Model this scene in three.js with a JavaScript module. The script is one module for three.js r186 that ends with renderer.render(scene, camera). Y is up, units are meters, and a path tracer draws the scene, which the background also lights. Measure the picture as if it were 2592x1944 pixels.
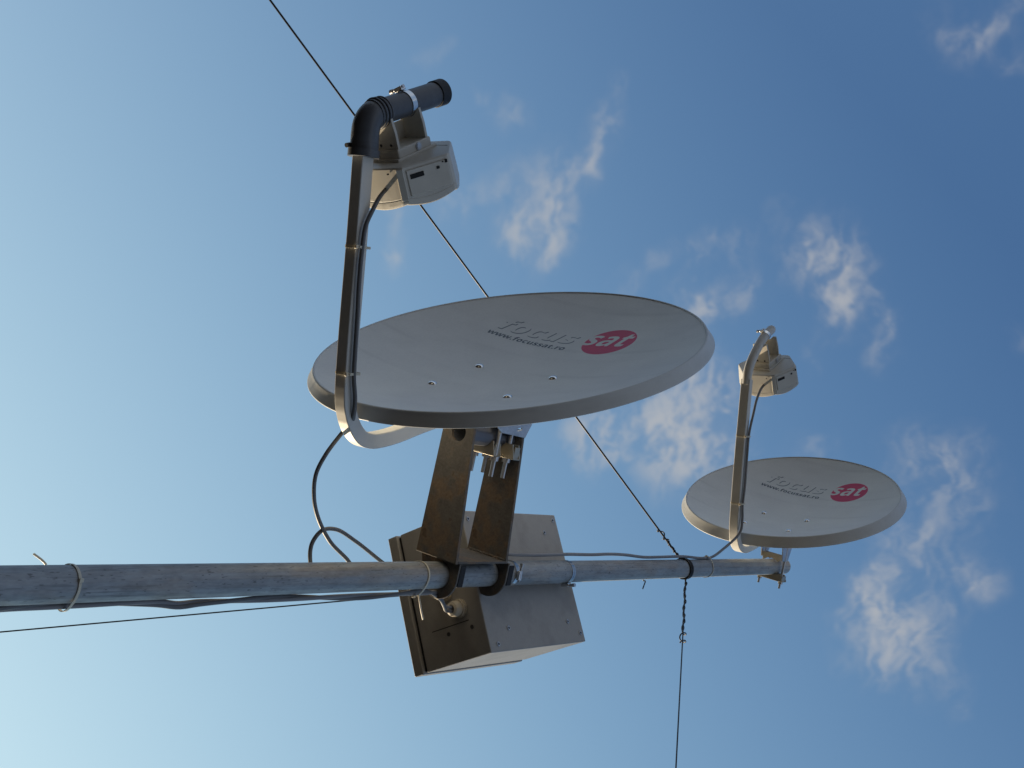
import * as THREE from 'three';
import { RoundedBoxGeometry } from 'three/addons/geometries/RoundedBoxGeometry.js';
import { mergeGeometries, toCreasedNormals } from 'three/addons/utils/BufferGeometryUtils.js';

// ───────────── camera, sky, sun, exposure ─────────────
const H = 1.6;                                   // eye height above the ground (m)
const scene = new THREE.Scene();
const camera = new THREE.PerspectiveCamera(40.28, 4 / 3, 0.05, 5000);
camera.position.set(0, H, 0);
camera.up.set(-0.97795, -0.12777, -0.16523);     // camera held on its side
camera.lookAt(0, H + 0.79107, -0.61172);

const EXPOSURE = 1.5;
const SUN_AZ = 45, SUN_EL = 6;                 // degrees; azimuth from -z towards +x
const rad = THREE.MathUtils.degToRad;
const dirOf = (az, el) => new THREE.Vector3(Math.sin(rad(az)) * Math.cos(rad(el)), Math.sin(rad(el)), -Math.cos(rad(az)) * Math.cos(rad(el)));
const sunDir = dirOf(SUN_AZ, SUN_EL), airSun = dirOf(46, 8);   // the air is brightest a little above and beside the sun

// seeded value noise
function mulberry(a) { return () => { a |= 0; a = a + 0x6D2B79F5 | 0; let t = Math.imul(a ^ a >>> 15, 1 | a); t = t + Math.imul(t ^ t >>> 7, 61 | t) ^ t; return ((t ^ t >>> 14) >>> 0) / 4294967296; }; }
const rnd = mulberry(20417);
const PERM = new Uint8Array(512); { const p = [...Array(256).keys()]; for (let i = 255; i > 0; i--) { const j = Math.floor(rnd() * (i + 1)); [p[i], p[j]] = [p[j], p[i]]; } for (let i = 0; i < 512; i++) PERM[i] = p[i & 255]; }
const VAL = new Float32Array(256); for (let i = 0; i < 256; i++) VAL[i] = rnd();
const sm = t => t * t * t * (t * (t * 6 - 15) + 10);
function noise3(x, y, z) {
  const X = Math.floor(x), Y = Math.floor(y), Z = Math.floor(z), u = sm(x - X), v = sm(y - Y), w = sm(z - Z);
  const g = (i, j, k) => VAL[PERM[PERM[PERM[(X + i) & 255] + ((Y + j) & 255)] + ((Z + k) & 255)]];
  const l = (a, b, t) => a + (b - a) * t;
  return l(l(l(g(0, 0, 0), g(1, 0, 0), u), l(g(0, 1, 0), g(1, 1, 0), u), v), l(l(g(0, 0, 1), g(1, 0, 1), u), l(g(0, 1, 1), g(1, 1, 1), u), v), w);
}
function fbm3(x, y, z, o = 5) { let a = 0.5, s = 0, n = 0; for (let i = 0; i < o; i++) { s += a * noise3(x, y, z); n += a; a *= 0.5; x = x * 2.03 + 17.1; y = y * 2.03 + 5.7; z = z * 2.03 + 9.2; } return s / n; }
const clamp = (x, a = 0, b = 1) => Math.min(b, Math.max(a, x));
const sstep = (a, b, x) => { const t = clamp((x - a) / (b - a)); return t * t * (3 - 2 * t); };

// the sky: clear evening air, brighter towards the low sun, with torn scraps of cloud
// each scrap: [azimuth, elevation] to [azimuth, elevation], width in degrees, density
const SCRAPS = [[-24.73,51.87,-20.54,52.3,0.46,0.465],[-24.73,51.87,-27.68,51.03,0.38,0.225],[-27.42,51.14,-27.4,51.2,0.33,0.262],[-19.79,52.31,-18.11,51.18,0.63,0.262],[-17.9,50.42,-12.62,50.64,0.95,0.375],[-15.92,51.72,-12.25,52.35,0.55,0.637],[-13.7,50.36,-12.25,50.04,0.53,0.413],[-15.12,47.99,-14.91,47.93,0.55,0.262],[-13.43,45.82,-13.04,46.27,0.74,0.315],[-21.16,47.18,-20.4,46.86,0.46,0.262],[-20.99,45.47,-20.97,45.52,0.31,0.165],[-10.63,43.64,-7.76,44.1,0.38,0.262],[-7.32,44.16,-7.2,44.23,0.38,0.338],[-21.16,41.91,-22.53,42.53,0.33,0.12],[-17.0,48.23,-16.85,48.51,0.53,0.188],[-23.33,64.17,-23.33,65.36,0.74,0.495],[-24.75,64.96,-23.33,66.53,1.03,0.317],[-23.33,66.53,-19.54,67.66,0.57,0.396],[-21.89,67.58,-20.04,68.01,0.31,0.33],[-17.88,66.89,-20.43,67.01,0.45,0.33],[-22.17,69.35,-16.26,70.28,0.41,0.33],[-22.47,68.94,-21.82,69.54,0.37,0.33],[-15.74,67.54,-16.45,67.63,0.52,0.198],[-13.23,66.9,-10.95,67.49,0.37,0.132],[-27.43,66.09,-27.49,66.19,0.61,0.198],[-24.31,67.91,-23.55,68.22,0.24,0.198],[-15.92,62.33,-15.88,62.38,0.67,0.425],[-13.65,59.86,-13.7,60.99,0.55,0.425],[-13.3,61.08,-11.77,60.94,0.55,0.552],[-16.86,58.86,-17.75,59.33,0.53,0.255],[-20.56,59.37,-20.3,59.57,0.29,0.212],[-12.11,56.76,-12.25,56.96,0.47,0.212],[-15.16,57.43,-15.06,57.57,0.43,0.212],[-19.82,60.89,-21.54,61.11,0.52,0.17],[-26.63,61.94,-24.97,62.24,0.37,0.128],[-6.08,61.48,-4.21,63.04,0.96,0.92],[-5.45,60.47,-4.5,60.39,0.85,0.552],[3.67,57.16,2.61,57.93,0.97,0.966],[4.52,58.42,4.9,58.55,0.43,0.46],[1.45,59.99,0.07,61.15,0.75,0.46],[3.84,62.01,3.28,63.56,1.17,0.966],[-0.17,60.7,1.3,62.56,1.07,0.46],[5.63,60.53,6.01,60.77,0.68,0.276],[25.37,72.0,29.24,72.08,1.1,0.84],[21.38,71.47,24.13,72.09,0.6,0.48],[13.72,73.41,13.62,74.71,0.72,0.48],[17.76,72.57,21.13,72.82,0.4,0.36],[19.97,70.76,21.93,71.25,0.32,0.36],[20.15,76.75,21.2,77.26,0.47,0.48],[18.8,74.61,18.3,75.91,0.71,0.272],[25.03,75.25,25.45,75.31,0.51,0.24],[31.6,73.41,35.24,73.59,0.82,0.304],[30.98,69.33,31.5,69.68,0.32,0.2],[27.59,73.57,28.51,73.88,0.79,0.24],[-0.26,74.97,4.49,76.09,1.1,0.32],[-3.9,76.08,-2.11,76.0,0.79,0.262],[-2.5,73.3,-3.02,73.46,0.81,0.285],[0.27,68.73,0.43,68.95,0.62,0.225],[6.32,74.29,9.88,74.71,0.52,0.188],[43.61,74.0,43.74,74.08,0.34,0.15],[-4.91,74.87,-4.65,74.98,0.5,0.3],[-50.54,61.38,-51.43,62.39,0.67,0.315],[-51.23,62.55,-54.24,62.89,0.49,0.3],[-55.08,62.51,-56.72,62.28,0.49,0.262],[-54.21,64.4,-53.99,64.77,0.41,0.225],[-29.5,75.34,-29.51,75.41,0.43,0.112]].map(([a, e, b, f, r, s]) => ({ A: dirOf(a, e), B: dirOf(b, f), r: rad(r), s }));
function airColour(d, out) {
  const g = d.dot(airSun), up = Math.max(d.y, 0), gs = d.dot(sunDir);
  const ge = g > 0.15 ? g : 0.15 + (g - 0.15) * 0.12 + 0.10 * (g - 0.15) * (g - 0.15);   // away from the sun the air evens out
  out[0] = Math.exp(-1.972 - 1.158 * up + 2.115 * ge);
  out[1] = Math.exp(-1.369 - 0.839 * up + 1.638 * ge);
  out[2] = Math.exp(-0.839 - 0.513 * up + 1.025 * ge);
  const haze = Math.exp(-up / 0.17) * (1 - sstep(0.1, 0.9, g));                            // pale band on the horizon
  const anti = sstep(0.1, -0.9, g); out[0] += haze * (0.56 + 0.28 * anti); out[1] += haze * (0.60 + 0.12 * anti); out[2] += haze * (0.62 - 0.04 * anti);   // rosier opposite the sun
  const gam = Math.acos(clamp(gs, -1, 1)) / rad(9), glow = 3.0 * Math.exp(-gam * gam);      // bright air round the sun
  out[0] += glow; out[1] += glow * 0.86; out[2] += glow * 0.62;
}
function makeSky() {
  const W = 2048, Hh = 1536, data = new Float32Array(W * Hh * 4), d = new THREE.Vector3(), c = [0, 0, 0], q = new THREE.Vector3(), ab = new THREE.Vector3();
  for (let j = 0; j < Hh; j++) {
    const el = ((j + 0.5) / Hh - 0.5) * Math.PI, ce = Math.cos(el), se = Math.sin(el);
    for (let i = 0; i < W; i++) {
      const ph = ((i + 0.5) / W - 0.5) * 2 * Math.PI;
      d.set(ce * Math.cos(ph), se, ce * Math.sin(ph));
      airColour(d, c);
      if (se > 0.02) {
        let dens = 0;
        const near = d.z < 0.25 && se > 0.55;
        if (near) {
          const k = 0.013;                                              // ragged outlines: push the lookup about
          q.set(d.x + k * 2 * (fbm3(d.x * 34, d.y * 34, d.z * 34, 3) - 0.5), d.y + k * 2 * (fbm3(d.x * 34 + 40, d.y * 34, d.z * 34, 3) - 0.5), d.z + k * 2 * (fbm3(d.x * 34, d.y * 34 + 40, d.z * 34, 3) - 0.5));
          for (const s of SCRAPS) {
            ab.subVectors(s.B, s.A); const L = ab.lengthSq();
            const ax = q.x - s.A.x, ay = q.y - s.A.y, az = q.z - s.A.z;
            const t = clamp((ax * ab.x + ay * ab.y + az * ab.z) / L);
            const dx = ax - ab.x * t, dy = ay - ab.y * t, dz = az - ab.z * t, r2 = (dx * dx + dy * dy + dz * dz) / (s.r * s.r);
            if (r2 < 14) dens += s.s * Math.exp(-r2 * 0.5);
          }
        }
        let a = 0;
        if (dens > 0.01) {
          const n = 0.62 * fbm3(q.x * 30 + 3, q.y * 52, q.z * 52, 4) + 0.38 * fbm3(q.x * 105 + 9, q.y * 170, q.z * 170, 4);
          a = (1 - Math.exp(-1.05 * Math.pow(dens, 1.15) * (0.10 + 1.9 * Math.pow(sstep(0.30, 0.76, n), 1.4)))) * 0.80;
        }
        // the same broken cloud goes on over the rest of the sky, behind the camera
        const out = sstep(0.02, -0.35, d.dot(sunDir)) ;
        if (out > 0 && !(near && d.z < 0.02)) {
          const pl = 1 / (se + 0.18), n = fbm3(d.x * pl * 2.2 + 11, 3.7, d.z * pl * 2.2, 5);
          a = Math.max(a, out * sstep(0.46, 0.74, n) * 0.6);
        }
        if (a > 0) { const g = d.dot(sunDir), lit = 0.52 + 0.13 * sstep(0.3, -0.8, g); c[0] += (lit * 1.0 - c[0]) * a; c[1] += (lit * 0.985 - c[1]) * a; c[2] += (lit * 0.97 - c[2]) * a; }
      }
      if (se < 0) { const t = sstep(0, -0.05, se); for (let k = 0; k < 3; k++) c[k] += ([0.10, 0.075, 0.055][k] - c[k]) * t; }
      const o = (j * W + i) * 4;
      data[o] = c[0] / EXPOSURE; data[o + 1] = c[1] / EXPOSURE; data[o + 2] = c[2] / EXPOSURE; data[o + 3] = 1;
    }
  }
  const t = new THREE.DataTexture(data, W, Hh, THREE.RGBAFormat, THREE.FloatType);
  t.mapping = THREE.EquirectangularReflectionMapping; t.magFilter = THREE.LinearFilter; t.minFilter = THREE.LinearFilter; t.needsUpdate = true;
  return t;
}
const skyTex = makeSky();
scene.background = skyTex; scene.environment = skyTex;

const sun = new THREE.DirectionalLight(new THREE.Color().setRGB(1.0, 0.80, 0.55), 4.1);
sun.position.copy(sunDir).multiplyScalar(20).add(new THREE.Vector3(0.3, H + 1.8, -1.3));
sun.target.position.set(0.3, H + 1.8, -1.3); scene.add(sun, sun.target);
sun.castShadow = true; sun.shadow.mapSize.set(4096, 4096); sun.shadow.radius = 1;
Object.assign(sun.shadow.camera, { left: -4, right: 4, top: 4, bottom: -4, near: 0.5, far: 60 });

const renderer = new THREE.WebGLRenderer({ antialias: true });
renderer.toneMapping = THREE.LinearToneMapping;
renderer.toneMappingExposure = EXPOSURE;
renderer.shadowMap.enabled = true;

// ───────────── textures and materials ─────────────
function texture(w, h, fn, srgb) {               // fn(u, v) in 0..1 -> [r, g, b] linear 0..1
  const data = new Uint8Array(w * h * 4);
  const enc = x => Math.round(255 * clamp(srgb ? (x < 0.0031308 ? x * 12.92 : 1.055 * Math.pow(x, 1 / 2.4) - 0.055) : x));
  for (let j = 0; j < h; j++) for (let i = 0; i < w; i++) { const c = fn(i / w, j / h), o = (j * w + i) * 4; data[o] = enc(c[0]); data[o + 1] = enc(c[1]); data[o + 2] = enc(c[2]); data[o + 3] = 255; }
  const t = new THREE.DataTexture(data, w, h); t.wrapS = t.wrapT = THREE.RepeatWrapping; t.magFilter = THREE.LinearFilter; t.minFilter = THREE.LinearMipmapLinearFilter; t.generateMipmaps = true;
  if (srgb) t.colorSpace = THREE.SRGBColorSpace; t.needsUpdate = true; return t;
}
const tile = (u, v, fu, fv, z, o = 4) => {       // tileable noise: a lattice that wraps
  let a = 0.5, sum = 0, n = 0, X = Math.round(fu), Y = Math.round(fv);
  for (let k = 0; k < o; k++) {
    const x = (u - Math.floor(u)) * X, y = (v - Math.floor(v)) * Y, xi = Math.floor(x), yi = Math.floor(y), tx = sm(x - xi), ty = sm(y - yi), q = Math.round(z * 13) + k * 37;
    const g = (i, j) => VAL[PERM[(PERM[(PERM[((xi + i) % X) & 255] + ((yi + j) % Y)) & 255] + q) & 255]];
    const c0 = g(0, 0) + (g(1, 0) - g(0, 0)) * tx, c1 = g(0, 1) + (g(1, 1) - g(0, 1)) * tx;
    sum += a * (c0 + (c1 - c0) * ty); n += a; a *= 0.5; X *= 2; Y *= 2;
  }
  return sum / n;
};
const mat = (rgb, roughness, metalness = 0, extra = {}) => new THREE.MeshStandardMaterial({ color: new THREE.Color().setRGB(...rgb), roughness, metalness, ...extra });

// weathered galvanised tube: soft spangle, drawn streaks along it, dark scuffs and faint rust
const galvMap = texture(512, 1024, (u, v) => {
  const str = tile(u, v, 34, 3, 1), sp = tile(u, v, 9, 22, 2), fine = tile(u, v, 60, 110, 3, 2), st = tile(u, v, 5, 9, 4), pit = tile(u, v, 75, 120, 5, 2), scr = tile(u, v, 46, 14, 6, 3);
  let l = 0.32 + 0.10 * (str - 0.5) + 0.14 * (sp - 0.5) + 0.09 * (fine - 0.5);
  const rust = sstep(0.56, 0.74, st) * 0.5, dark = sstep(0.77, 0.85, pit) * 0.45 + sstep(0.68, 0.76, scr) * 0.22;
  l *= 1 - dark;
  return [l * (0.97 + 0.12 * rust), l * (1.03 - 0.06 * rust), l * (1.07 - 0.22 * rust)];
}, true);
const galvRough = texture(256, 512, (u, v) => { const n = tile(u, v, 12, 30, 7); return [0, 0.42 + 0.3 * n, 0]; });
const M = {};
M.pole = new THREE.MeshStandardMaterial({ map: galvMap, roughness: 1, roughnessMap: galvRough, metalness: 0.35, bumpMap: galvMap, bumpScale: 0.0004 });
const paintGrain = texture(256, 256, (u, v) => { const n = tile(u, v, 60, 60, 11, 3); return [n, n, n]; });
const dirtMap = (rgb, amt, z) => texture(512, 512, (u, v) => {
  const a = tile(u, v, 5, 5, z), b = tile(u, v, 26, 26, z + 3), c = tile(u, v, 90, 90, z + 5, 2);
  const k = 1 - amt * (0.6 * sstep(0.45, 0.8, a) + 0.5 * (b - 0.5) + 0.25 * (c - 0.5));
  return [rgb[0] * k, rgb[1] * (k - amt * 0.03 * a), rgb[2] * (k - amt * 0.08 * a)];
}, true);
M.arm = new THREE.MeshStandardMaterial({ map: dirtMap([0.69, 0.68, 0.64], 0.12, 21), roughness: 0.5 });
M.rim = new THREE.MeshStandardMaterial({ map: dirtMap([0.68, 0.68, 0.65], 0.12, 23), roughness: 0.5 });
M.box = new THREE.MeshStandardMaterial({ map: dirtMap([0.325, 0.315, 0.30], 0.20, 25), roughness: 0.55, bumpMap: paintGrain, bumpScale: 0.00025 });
M.radio = new THREE.MeshStandardMaterial({ map: dirtMap([0.60, 0.57, 0.50], 0.10, 27), roughness: 0.42 });
M.rust = new THREE.MeshStandardMaterial({ map: texture(512, 512, (u, v) => {
  const a = tile(u, v, 5, 5, 31), b = tile(u, v, 18, 18, 33), c = tile(u, v, 80, 80, 35, 2);
  const r = sstep(0.46, 0.70, a * 0.55 + b * 0.45), sp = sstep(0.70, 0.80, b) * 0.7, k = 0.85 + 0.3 * (c - 0.5) + 0.25 * (b - 0.5);
  return [(0.150 + 0.05 * r) * k * (1 - 0.5 * sp), (0.140 + 0.008 * r) * k * (1 - 0.5 * sp), (0.128 - 0.022 * r) * k * (1 - 0.5 * sp)];
}, true), roughness: 0.78, metalness: 0.1, bumpMap: paintGrain, bumpScale: 0.0004 });
M.zinc = new THREE.MeshStandardMaterial({ map: texture(256, 256, (u, v) => { const k = 0.55 + 0.25 * (tile(u, v, 20, 20, 41) - 0.5) + 0.12 * (tile(u, v, 80, 80, 43, 2) - 0.5); return [k, k * 1.0, k * 1.01]; }, true), roughness: 0.36, metalness: 0.85 });
M.yellowZinc = mat([0.44, 0.40, 0.32], 0.38, 0.75);
M.dullSteel = mat([0.15, 0.16, 0.185], 0.5, 0.45);
M.chrome = mat([0.75, 0.75, 0.74], 0.2, 1);
M.darkSteel = mat([0.10, 0.10, 0.10], 0.5, 0.6);
M.pvc = new THREE.MeshStandardMaterial({ map: dirtMap([0.105, 0.11, 0.122], 0.35, 45), roughness: 0.42 });
M.rubber = mat([0.018, 0.018, 0.02], 0.6);
M.cable = new THREE.MeshStandardMaterial({ map: dirtMap([0.16, 0.16, 0.165], 0.3, 47), roughness: 0.5 });
M.greyCable = new THREE.MeshStandardMaterial({ map: dirtMap([0.24, 0.24, 0.25], 0.25, 49), roughness: 0.5 });
M.wire = mat([0.02, 0.02, 0.022], 0.45, 0.2);
M.nylon = new THREE.MeshPhysicalMaterial({ color: new THREE.Color().setRGB(0.78, 0.72, 0.58), roughness: 0.45, transmission: 0.25, thickness: 0 });
M.gland = mat([0.50, 0.45, 0.36], 0.5);
M.hole = mat([0.012, 0.012, 0.012], 0.8);
M.gasket = mat([0.016, 0.016, 0.018], 0.8);

// the print on the dishes: 0.8 m of painted steel to the sheet, 1 px = 0.39 mm
function printMap() {
  const N = 2048, cv = document.createElement('canvas'); cv.width = cv.height = N; const g = cv.getContext('2d');
  const P = N / 0.8, X = u => (u + 0.4) * P, Y = v => (0.4 - v) * P;
  const base = [0.80, 0.80, 0.77], enc = x => Math.round(255 * (1.055 * Math.pow(clamp(x), 1 / 2.4) - 0.055));
  const bg = `rgb(${base.map(enc).join(',')})`;
  g.fillStyle = bg; g.fillRect(0, 0, N, N);
  const text = (s, u, v, width, px, skew, style, font) => { // baseline at (u, v), set to a width in metres
    g.save(); g.font = `${font} ${px}px sans-serif`; const w = g.measureText(s).width;
    g.translate(X(u), Y(v)); g.transform(width * P / w, 0, 0, 1, 0, 0); g.transform(1, 0, -skew, 1, 0, 0); g.fillStyle = style; g.fillText(s, 0, 0); g.restore();
  };
  const dark = 'rgb(52,66,78)';
  text('focus', -0.186 + 0.0022, 0.1785 - 0.0022, 0.196, 0.068 * P, 0.24, dark, 'bold');
  text('focus', -0.186, 0.1785, 0.196, 0.068 * P, 0.24, bg, 'bold');
  text('www.focussat.ro', -0.185, 0.1475, 0.199, 0.0235 * P, 0.06, dark, 'bold');
  g.fillStyle = 'rgb(214,44,90)'; g.beginPath(); g.ellipse(X(0.0945), Y(0.1975), 0.0565 * P, 0.0575 * P, 0, 0, 2 * Math.PI); g.fill();
  text('sat', 0.030, 0.1805, 0.104, 0.083 * P, 0.24, bg, 'bold');
  // grain and weathering of the paint
  const img = g.getImageData(0, 0, N, N), D = img.data;
  for (let j = 0; j < N; j++) for (let i = 0; i < N; i++) {
    const o = (j * N + i) * 4, u = i / N, v = j / N;
    const a = noise3(u * 6, v * 6, 2.5), b = noise3(u * 19, v * 23, 7.5), c = noise3(i * 0.16, j * 0.16, 1.5), e = noise3(u * 3, v * 60, 4.5);
    const k = 1 + 0.05 * (a - 0.5) + 0.04 * (b - 0.5) + 0.045 * (c - 0.5) - 0.03 * sstep(0.6, 0.9, e);
    D[o] = clamp(D[o] * k, 0, 255); D[o + 1] = clamp(D[o + 1] * k, 0, 255); D[o + 2] = clamp(D[o + 2] * (k - 0.02 * a), 0, 255);
  }
  g.putImageData(img, 0, 0);
  const t = new THREE.CanvasTexture(cv); t.colorSpace = THREE.SRGBColorSpace; t.magFilter = THREE.LinearFilter; t.anisotropy = 8; return t;
}
M.reflector = new THREE.MeshStandardMaterial({ map: printMap(), roughness: 0.5 });

// ───────────── helpers ─────────────
const V = (x, y, z) => new THREE.Vector3(x, y, z);
const counts = {};
const numbered = n => { const k = counts[n] = (counts[n] ?? -1) + 1; return k ? `${n}_${String(k).padStart(3, '0')}` : n; };
function shade(o) { o.traverse(m => { if (m.isMesh) { m.castShadow = true; m.receiveShadow = true; } }); return o; }
// a frame: origin + orthonormal axes; local coordinates (u, v, n)
function frame(o, u, v, n) { const b = new THREE.Matrix4().makeBasis(u, v, n), q = new THREE.Quaternion().setFromRotationMatrix(b); return { o, q, at: p => p.clone().applyQuaternion(q).add(o) }; }
const WORLD = frame(V(0, H, 0), V(1, 0, 0), V(0, 1, 0), V(0, 0, 1));     // eye level at y = 0
function thing(name, label, category, F, base, group) {                  // Group at the thing's base; geometry is given in the frame's coordinates
  const o = new THREE.Group(); o.name = numbered(name); o.position.copy(F.at(base)); o.quaternion.copy(F.q);
  o.userData = { label, category }; if (group) o.userData.group = group;
  o.base = base; scene.add(o); return o;
}
function part(root, name, geos, material, parent) {
  const list = (Array.isArray(geos) ? geos : [geos]).map(g => g.index ? g.toNonIndexed() : g);
  for (const g of list) for (const k of Object.keys(g.attributes)) if (!['position', 'normal', 'uv'].includes(k)) g.deleteAttribute(k);
  const g = list.length > 1 ? mergeGeometries(list) : list[0];
  g.translate(-root.base.x, -root.base.y, -root.base.z);
  const m = new THREE.Mesh(g, material); m.name = name; (parent || root).add(m); m.castShadow = m.receiveShadow = true; return m;
}
const UVM = 4;                                                            // uv units per metre for boxed shapes
function boxUV(g) {                                                       // uv in metres from the dominant axis
  g = g.index ? g.toNonIndexed() : g; const p = g.attributes.position, n = g.attributes.normal, uv = new Float32Array(p.count * 2);
  for (let i = 0; i < p.count; i++) {
    const ax = Math.abs(n.getX(i)), ay = Math.abs(n.getY(i)), az = Math.abs(n.getZ(i)), x = p.getX(i), y = p.getY(i), z = p.getZ(i);
    const [a, b] = ax > ay && ax > az ? [z, y] : ay > az ? [x, z] : [x, y]; uv[2 * i] = a * UVM + 0.37; uv[2 * i + 1] = b * UVM + 0.11;
  }
  g.setAttribute('uv', new THREE.BufferAttribute(uv, 2)); return g;
}
const bx = (c, s, r = 0.0012, rot) => { const k = Math.min(r, 0.49 * Math.min(...s)); const g = new RoundedBoxGeometry(s[0], s[1], s[2], 2, k); const h = boxUV(g); if (rot) h.applyMatrix4(new THREE.Matrix4().makeRotationFromEuler(new THREE.Euler(...rot))); h.translate(...c); return h; };
const align = (g, a, b) => { const d = b.clone().sub(a); g.applyQuaternion(new THREE.Quaternion().setFromUnitVectors(V(0, 1, 0), d.clone().normalize())); g.translate((a.x + b.x) / 2, (a.y + b.y) / 2, (a.z + b.z) / 2); return g; };
const rod = (a, b, r, seg = 16, r2 = r) => align(new THREE.CylinderGeometry(r2, r, a.distanceTo(b), seg), a, b);
function curve(pts) { return new THREE.CatmullRomCurve3(pts, false, 'centripetal'); }
function cord(pts, r, n = 80, seg = 8) {
  const c = curve(pts), g = new THREE.TubeGeometry(c, n, r, seg, false), L = c.getLength(), uv = g.attributes.uv;
  for (let i = 0; i < uv.count; i++) uv.setXY(i, uv.getX(i) * L * UVM, uv.getY(i) * 0.2);
  const e0 = new THREE.SphereGeometry(r * 0.999, 8, 6); e0.translate(...pts[0].toArray()); const e1 = new THREE.SphereGeometry(r * 0.999, 8, 6); e1.translate(...pts[pts.length - 1].toArray());
  return [g, e0, e1];
}
const P3 = a => a.map(p => V(...p));
// a ring of flat band round an outline (closed list of [x, y]), width along z
function bandGeo(outline, t, w) {
  const n = outline.length, off = outline.map((p, i) => { const a = outline[(i + n - 1) % n], b = outline[(i + 1) % n], dx = b[0] - a[0], dy = b[1] - a[1], l = Math.hypot(dx, dy); return [p[0] + dy / l * t, p[1] - dx / l * t]; });
  const s = new THREE.Shape(off.map(p => new THREE.Vector2(...p))); s.holes.push(new THREE.Path(outline.map(p => new THREE.Vector2(...p))));
  const g = new THREE.ExtrudeGeometry(s, { depth: w, bevelEnabled: false }); g.translate(0, 0, -w / 2); return g;
}
const circle = (r, n = 64) => [...Array(n)].map((_, i) => [r * Math.cos(2 * Math.PI * i / n), r * Math.sin(2 * Math.PI * i / n)]);
function rrect(w, h, r, k = 5) { const o = []; for (const [sx, sy, a0] of [[1, 1, 0], [-1, 1, 90], [-1, -1, 180], [1, -1, 270]]) for (let i = 0; i <= k; i++) { const a = rad(a0 + 90 * i / k); o.push([sx * (w / 2 - r) + r * Math.cos(a), sy * (h / 2 - r) + r * Math.sin(a)]); } return o; }
// section (list of [u, m]) swept along a path in the (v, n) plane
function sweep(path, section) {
  const c = new THREE.CatmullRomCurve3(path.map(([v, n]) => V(0, v, n)), false, 'centripetal'), N = path.length * 8, K = section.length, pos = [], uv = [], idx = [], L = c.getLength();
  for (let i = 0; i <= N; i++) {
    const p = c.getPointAt(i / N), t = c.getTangentAt(i / N), m = V(0, -t.z, t.y); let s = 0;
    for (let k = 0; k <= K; k++) { const [a, b] = section[k % K]; if (k) s += Math.hypot(a - section[k - 1][0], b - section[k - 1][1]); pos.push(a, p.y + m.y * b, p.z + m.z * b); uv.push(s * UVM, i / N * L * UVM); }
  }
  for (let i = 0; i < N; i++) for (let k = 0; k < K; k++) { const a = i * (K + 1) + k, b = a + K + 1; idx.push(a, a + 1, b, b, a + 1, b + 1); }
  for (const [i, flip] of [[0, 1], [N, 0]]) { const o = pos.length / 3; const p = c.getPointAt(i / N); pos.push(p.x, p.y, p.z); uv.push(0, 0); for (let k = 0; k < K; k++) { const a = i * (K + 1) + k, b = a + 1; flip ? idx.push(o, b, a) : idx.push(o, a, b); } }
  const g = new THREE.BufferGeometry(); g.setAttribute('position', new THREE.Float32BufferAttribute(pos, 3)); g.setAttribute('uv', new THREE.Float32BufferAttribute(uv, 2)); g.setIndex(idx); g.computeVertexNormals();
  return toCreasedNormals(g, 0.22);
}
const hexNut = (a, b, r) => { const g = new THREE.CylinderGeometry(r, r, a.distanceTo(b), 6); return align(g, a, b).toNonIndexed(); };

// ───────────── the setting ─────────────
{
  const g = new THREE.CircleGeometry(2500, 96); g.rotateX(-Math.PI / 2);
  const uv = g.attributes.uv, p = g.attributes.position; for (let i = 0; i < uv.count; i++) uv.setXY(i, p.getX(i) / 6, p.getZ(i) / 6);
  const m = new THREE.Mesh(g, new THREE.MeshPhysicalMaterial({ roughness: 1, specularIntensity: 0.1, map: texture(256, 256, (u, v) => { const a = tile(u, v, 6, 6, 61), b = tile(u, v, 50, 50, 63, 3), k = 0.7 + 0.5 * a * 0.6 + 0.5 * (b - 0.3); return [0.040 * k, 0.031 * k, 0.025 * k]; }, true) }));
  m.name = 'ground'; m.userData = { kind: 'structure', label: 'bare reddish brown earth below the mast', category: 'ground' }; m.receiveShadow = true; scene.add(m);
}

// ───────────── the mast ─────────────
const PX = 0.3773, PZ = -1.2441, R1 = 0.025, R2 = 0.0237;
{
  const t = thing('mast_pole', 'long galvanised steel mast pole carrying both dishes', 'mast', WORLD, V(PX, -H, PZ));
  const tube = (y0, y1, ro, ri, k) => {
    const g = new THREE.LatheGeometry([[ri, y1], [ro - 0.0008, y1], [ro, y1 - 0.0008], [ro, y0 + 0.0008], [ro - 0.0008, y0], [ri, y0], [ri, y1]].map(p => new THREE.Vector2(...p)), 64);
    const uv = g.attributes.uv, p = g.attributes.position; for (let i = 0; i < uv.count; i++) uv.setXY(i, uv.getX(i) + k, p.getY(i) / 0.9 + k); g.translate(PX, 0, PZ); return toCreasedNormals(g, 0.5);
  };
  part(t, 'lower_tube', tube(-H, 1.905, R1, R2 + 0.0002, 0.1), M.pole);
  part(t, 'upper_tube', tube(1.7, 3.150, R2, R2 - 0.003, 0.57), M.pole);
  part(t, 'top_cap', new THREE.CylinderGeometry(R2 - 0.003, R2 - 0.003, 0.004, 32).translate(PX, 3.143, PZ), M.pole);
}

// ───────────── satellite dishes ─────────────
const D1 = frame(V(-0.0786, H + 1.5898, -1.2502), V(-0.0325, 0.0275, 0.9991), V(-0.4152, 0.9089, -0.0386), V(-0.9091, -0.4161, -0.0181));
const D2 = frame(V(0.151, H + 3.1326, -1.2601), V(-0.0715, -0.0195, 0.9972), V(-0.3778, 0.9259, -0.009), V(-0.9231, -0.3774, -0.0736));
const worldIn = (F, p) => { const q = F.q.clone().invert(); return p.clone().add(V(0, H, 0)).sub(F.o).applyQuaternion(q); };   // eye-level world point -> frame coordinates

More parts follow.
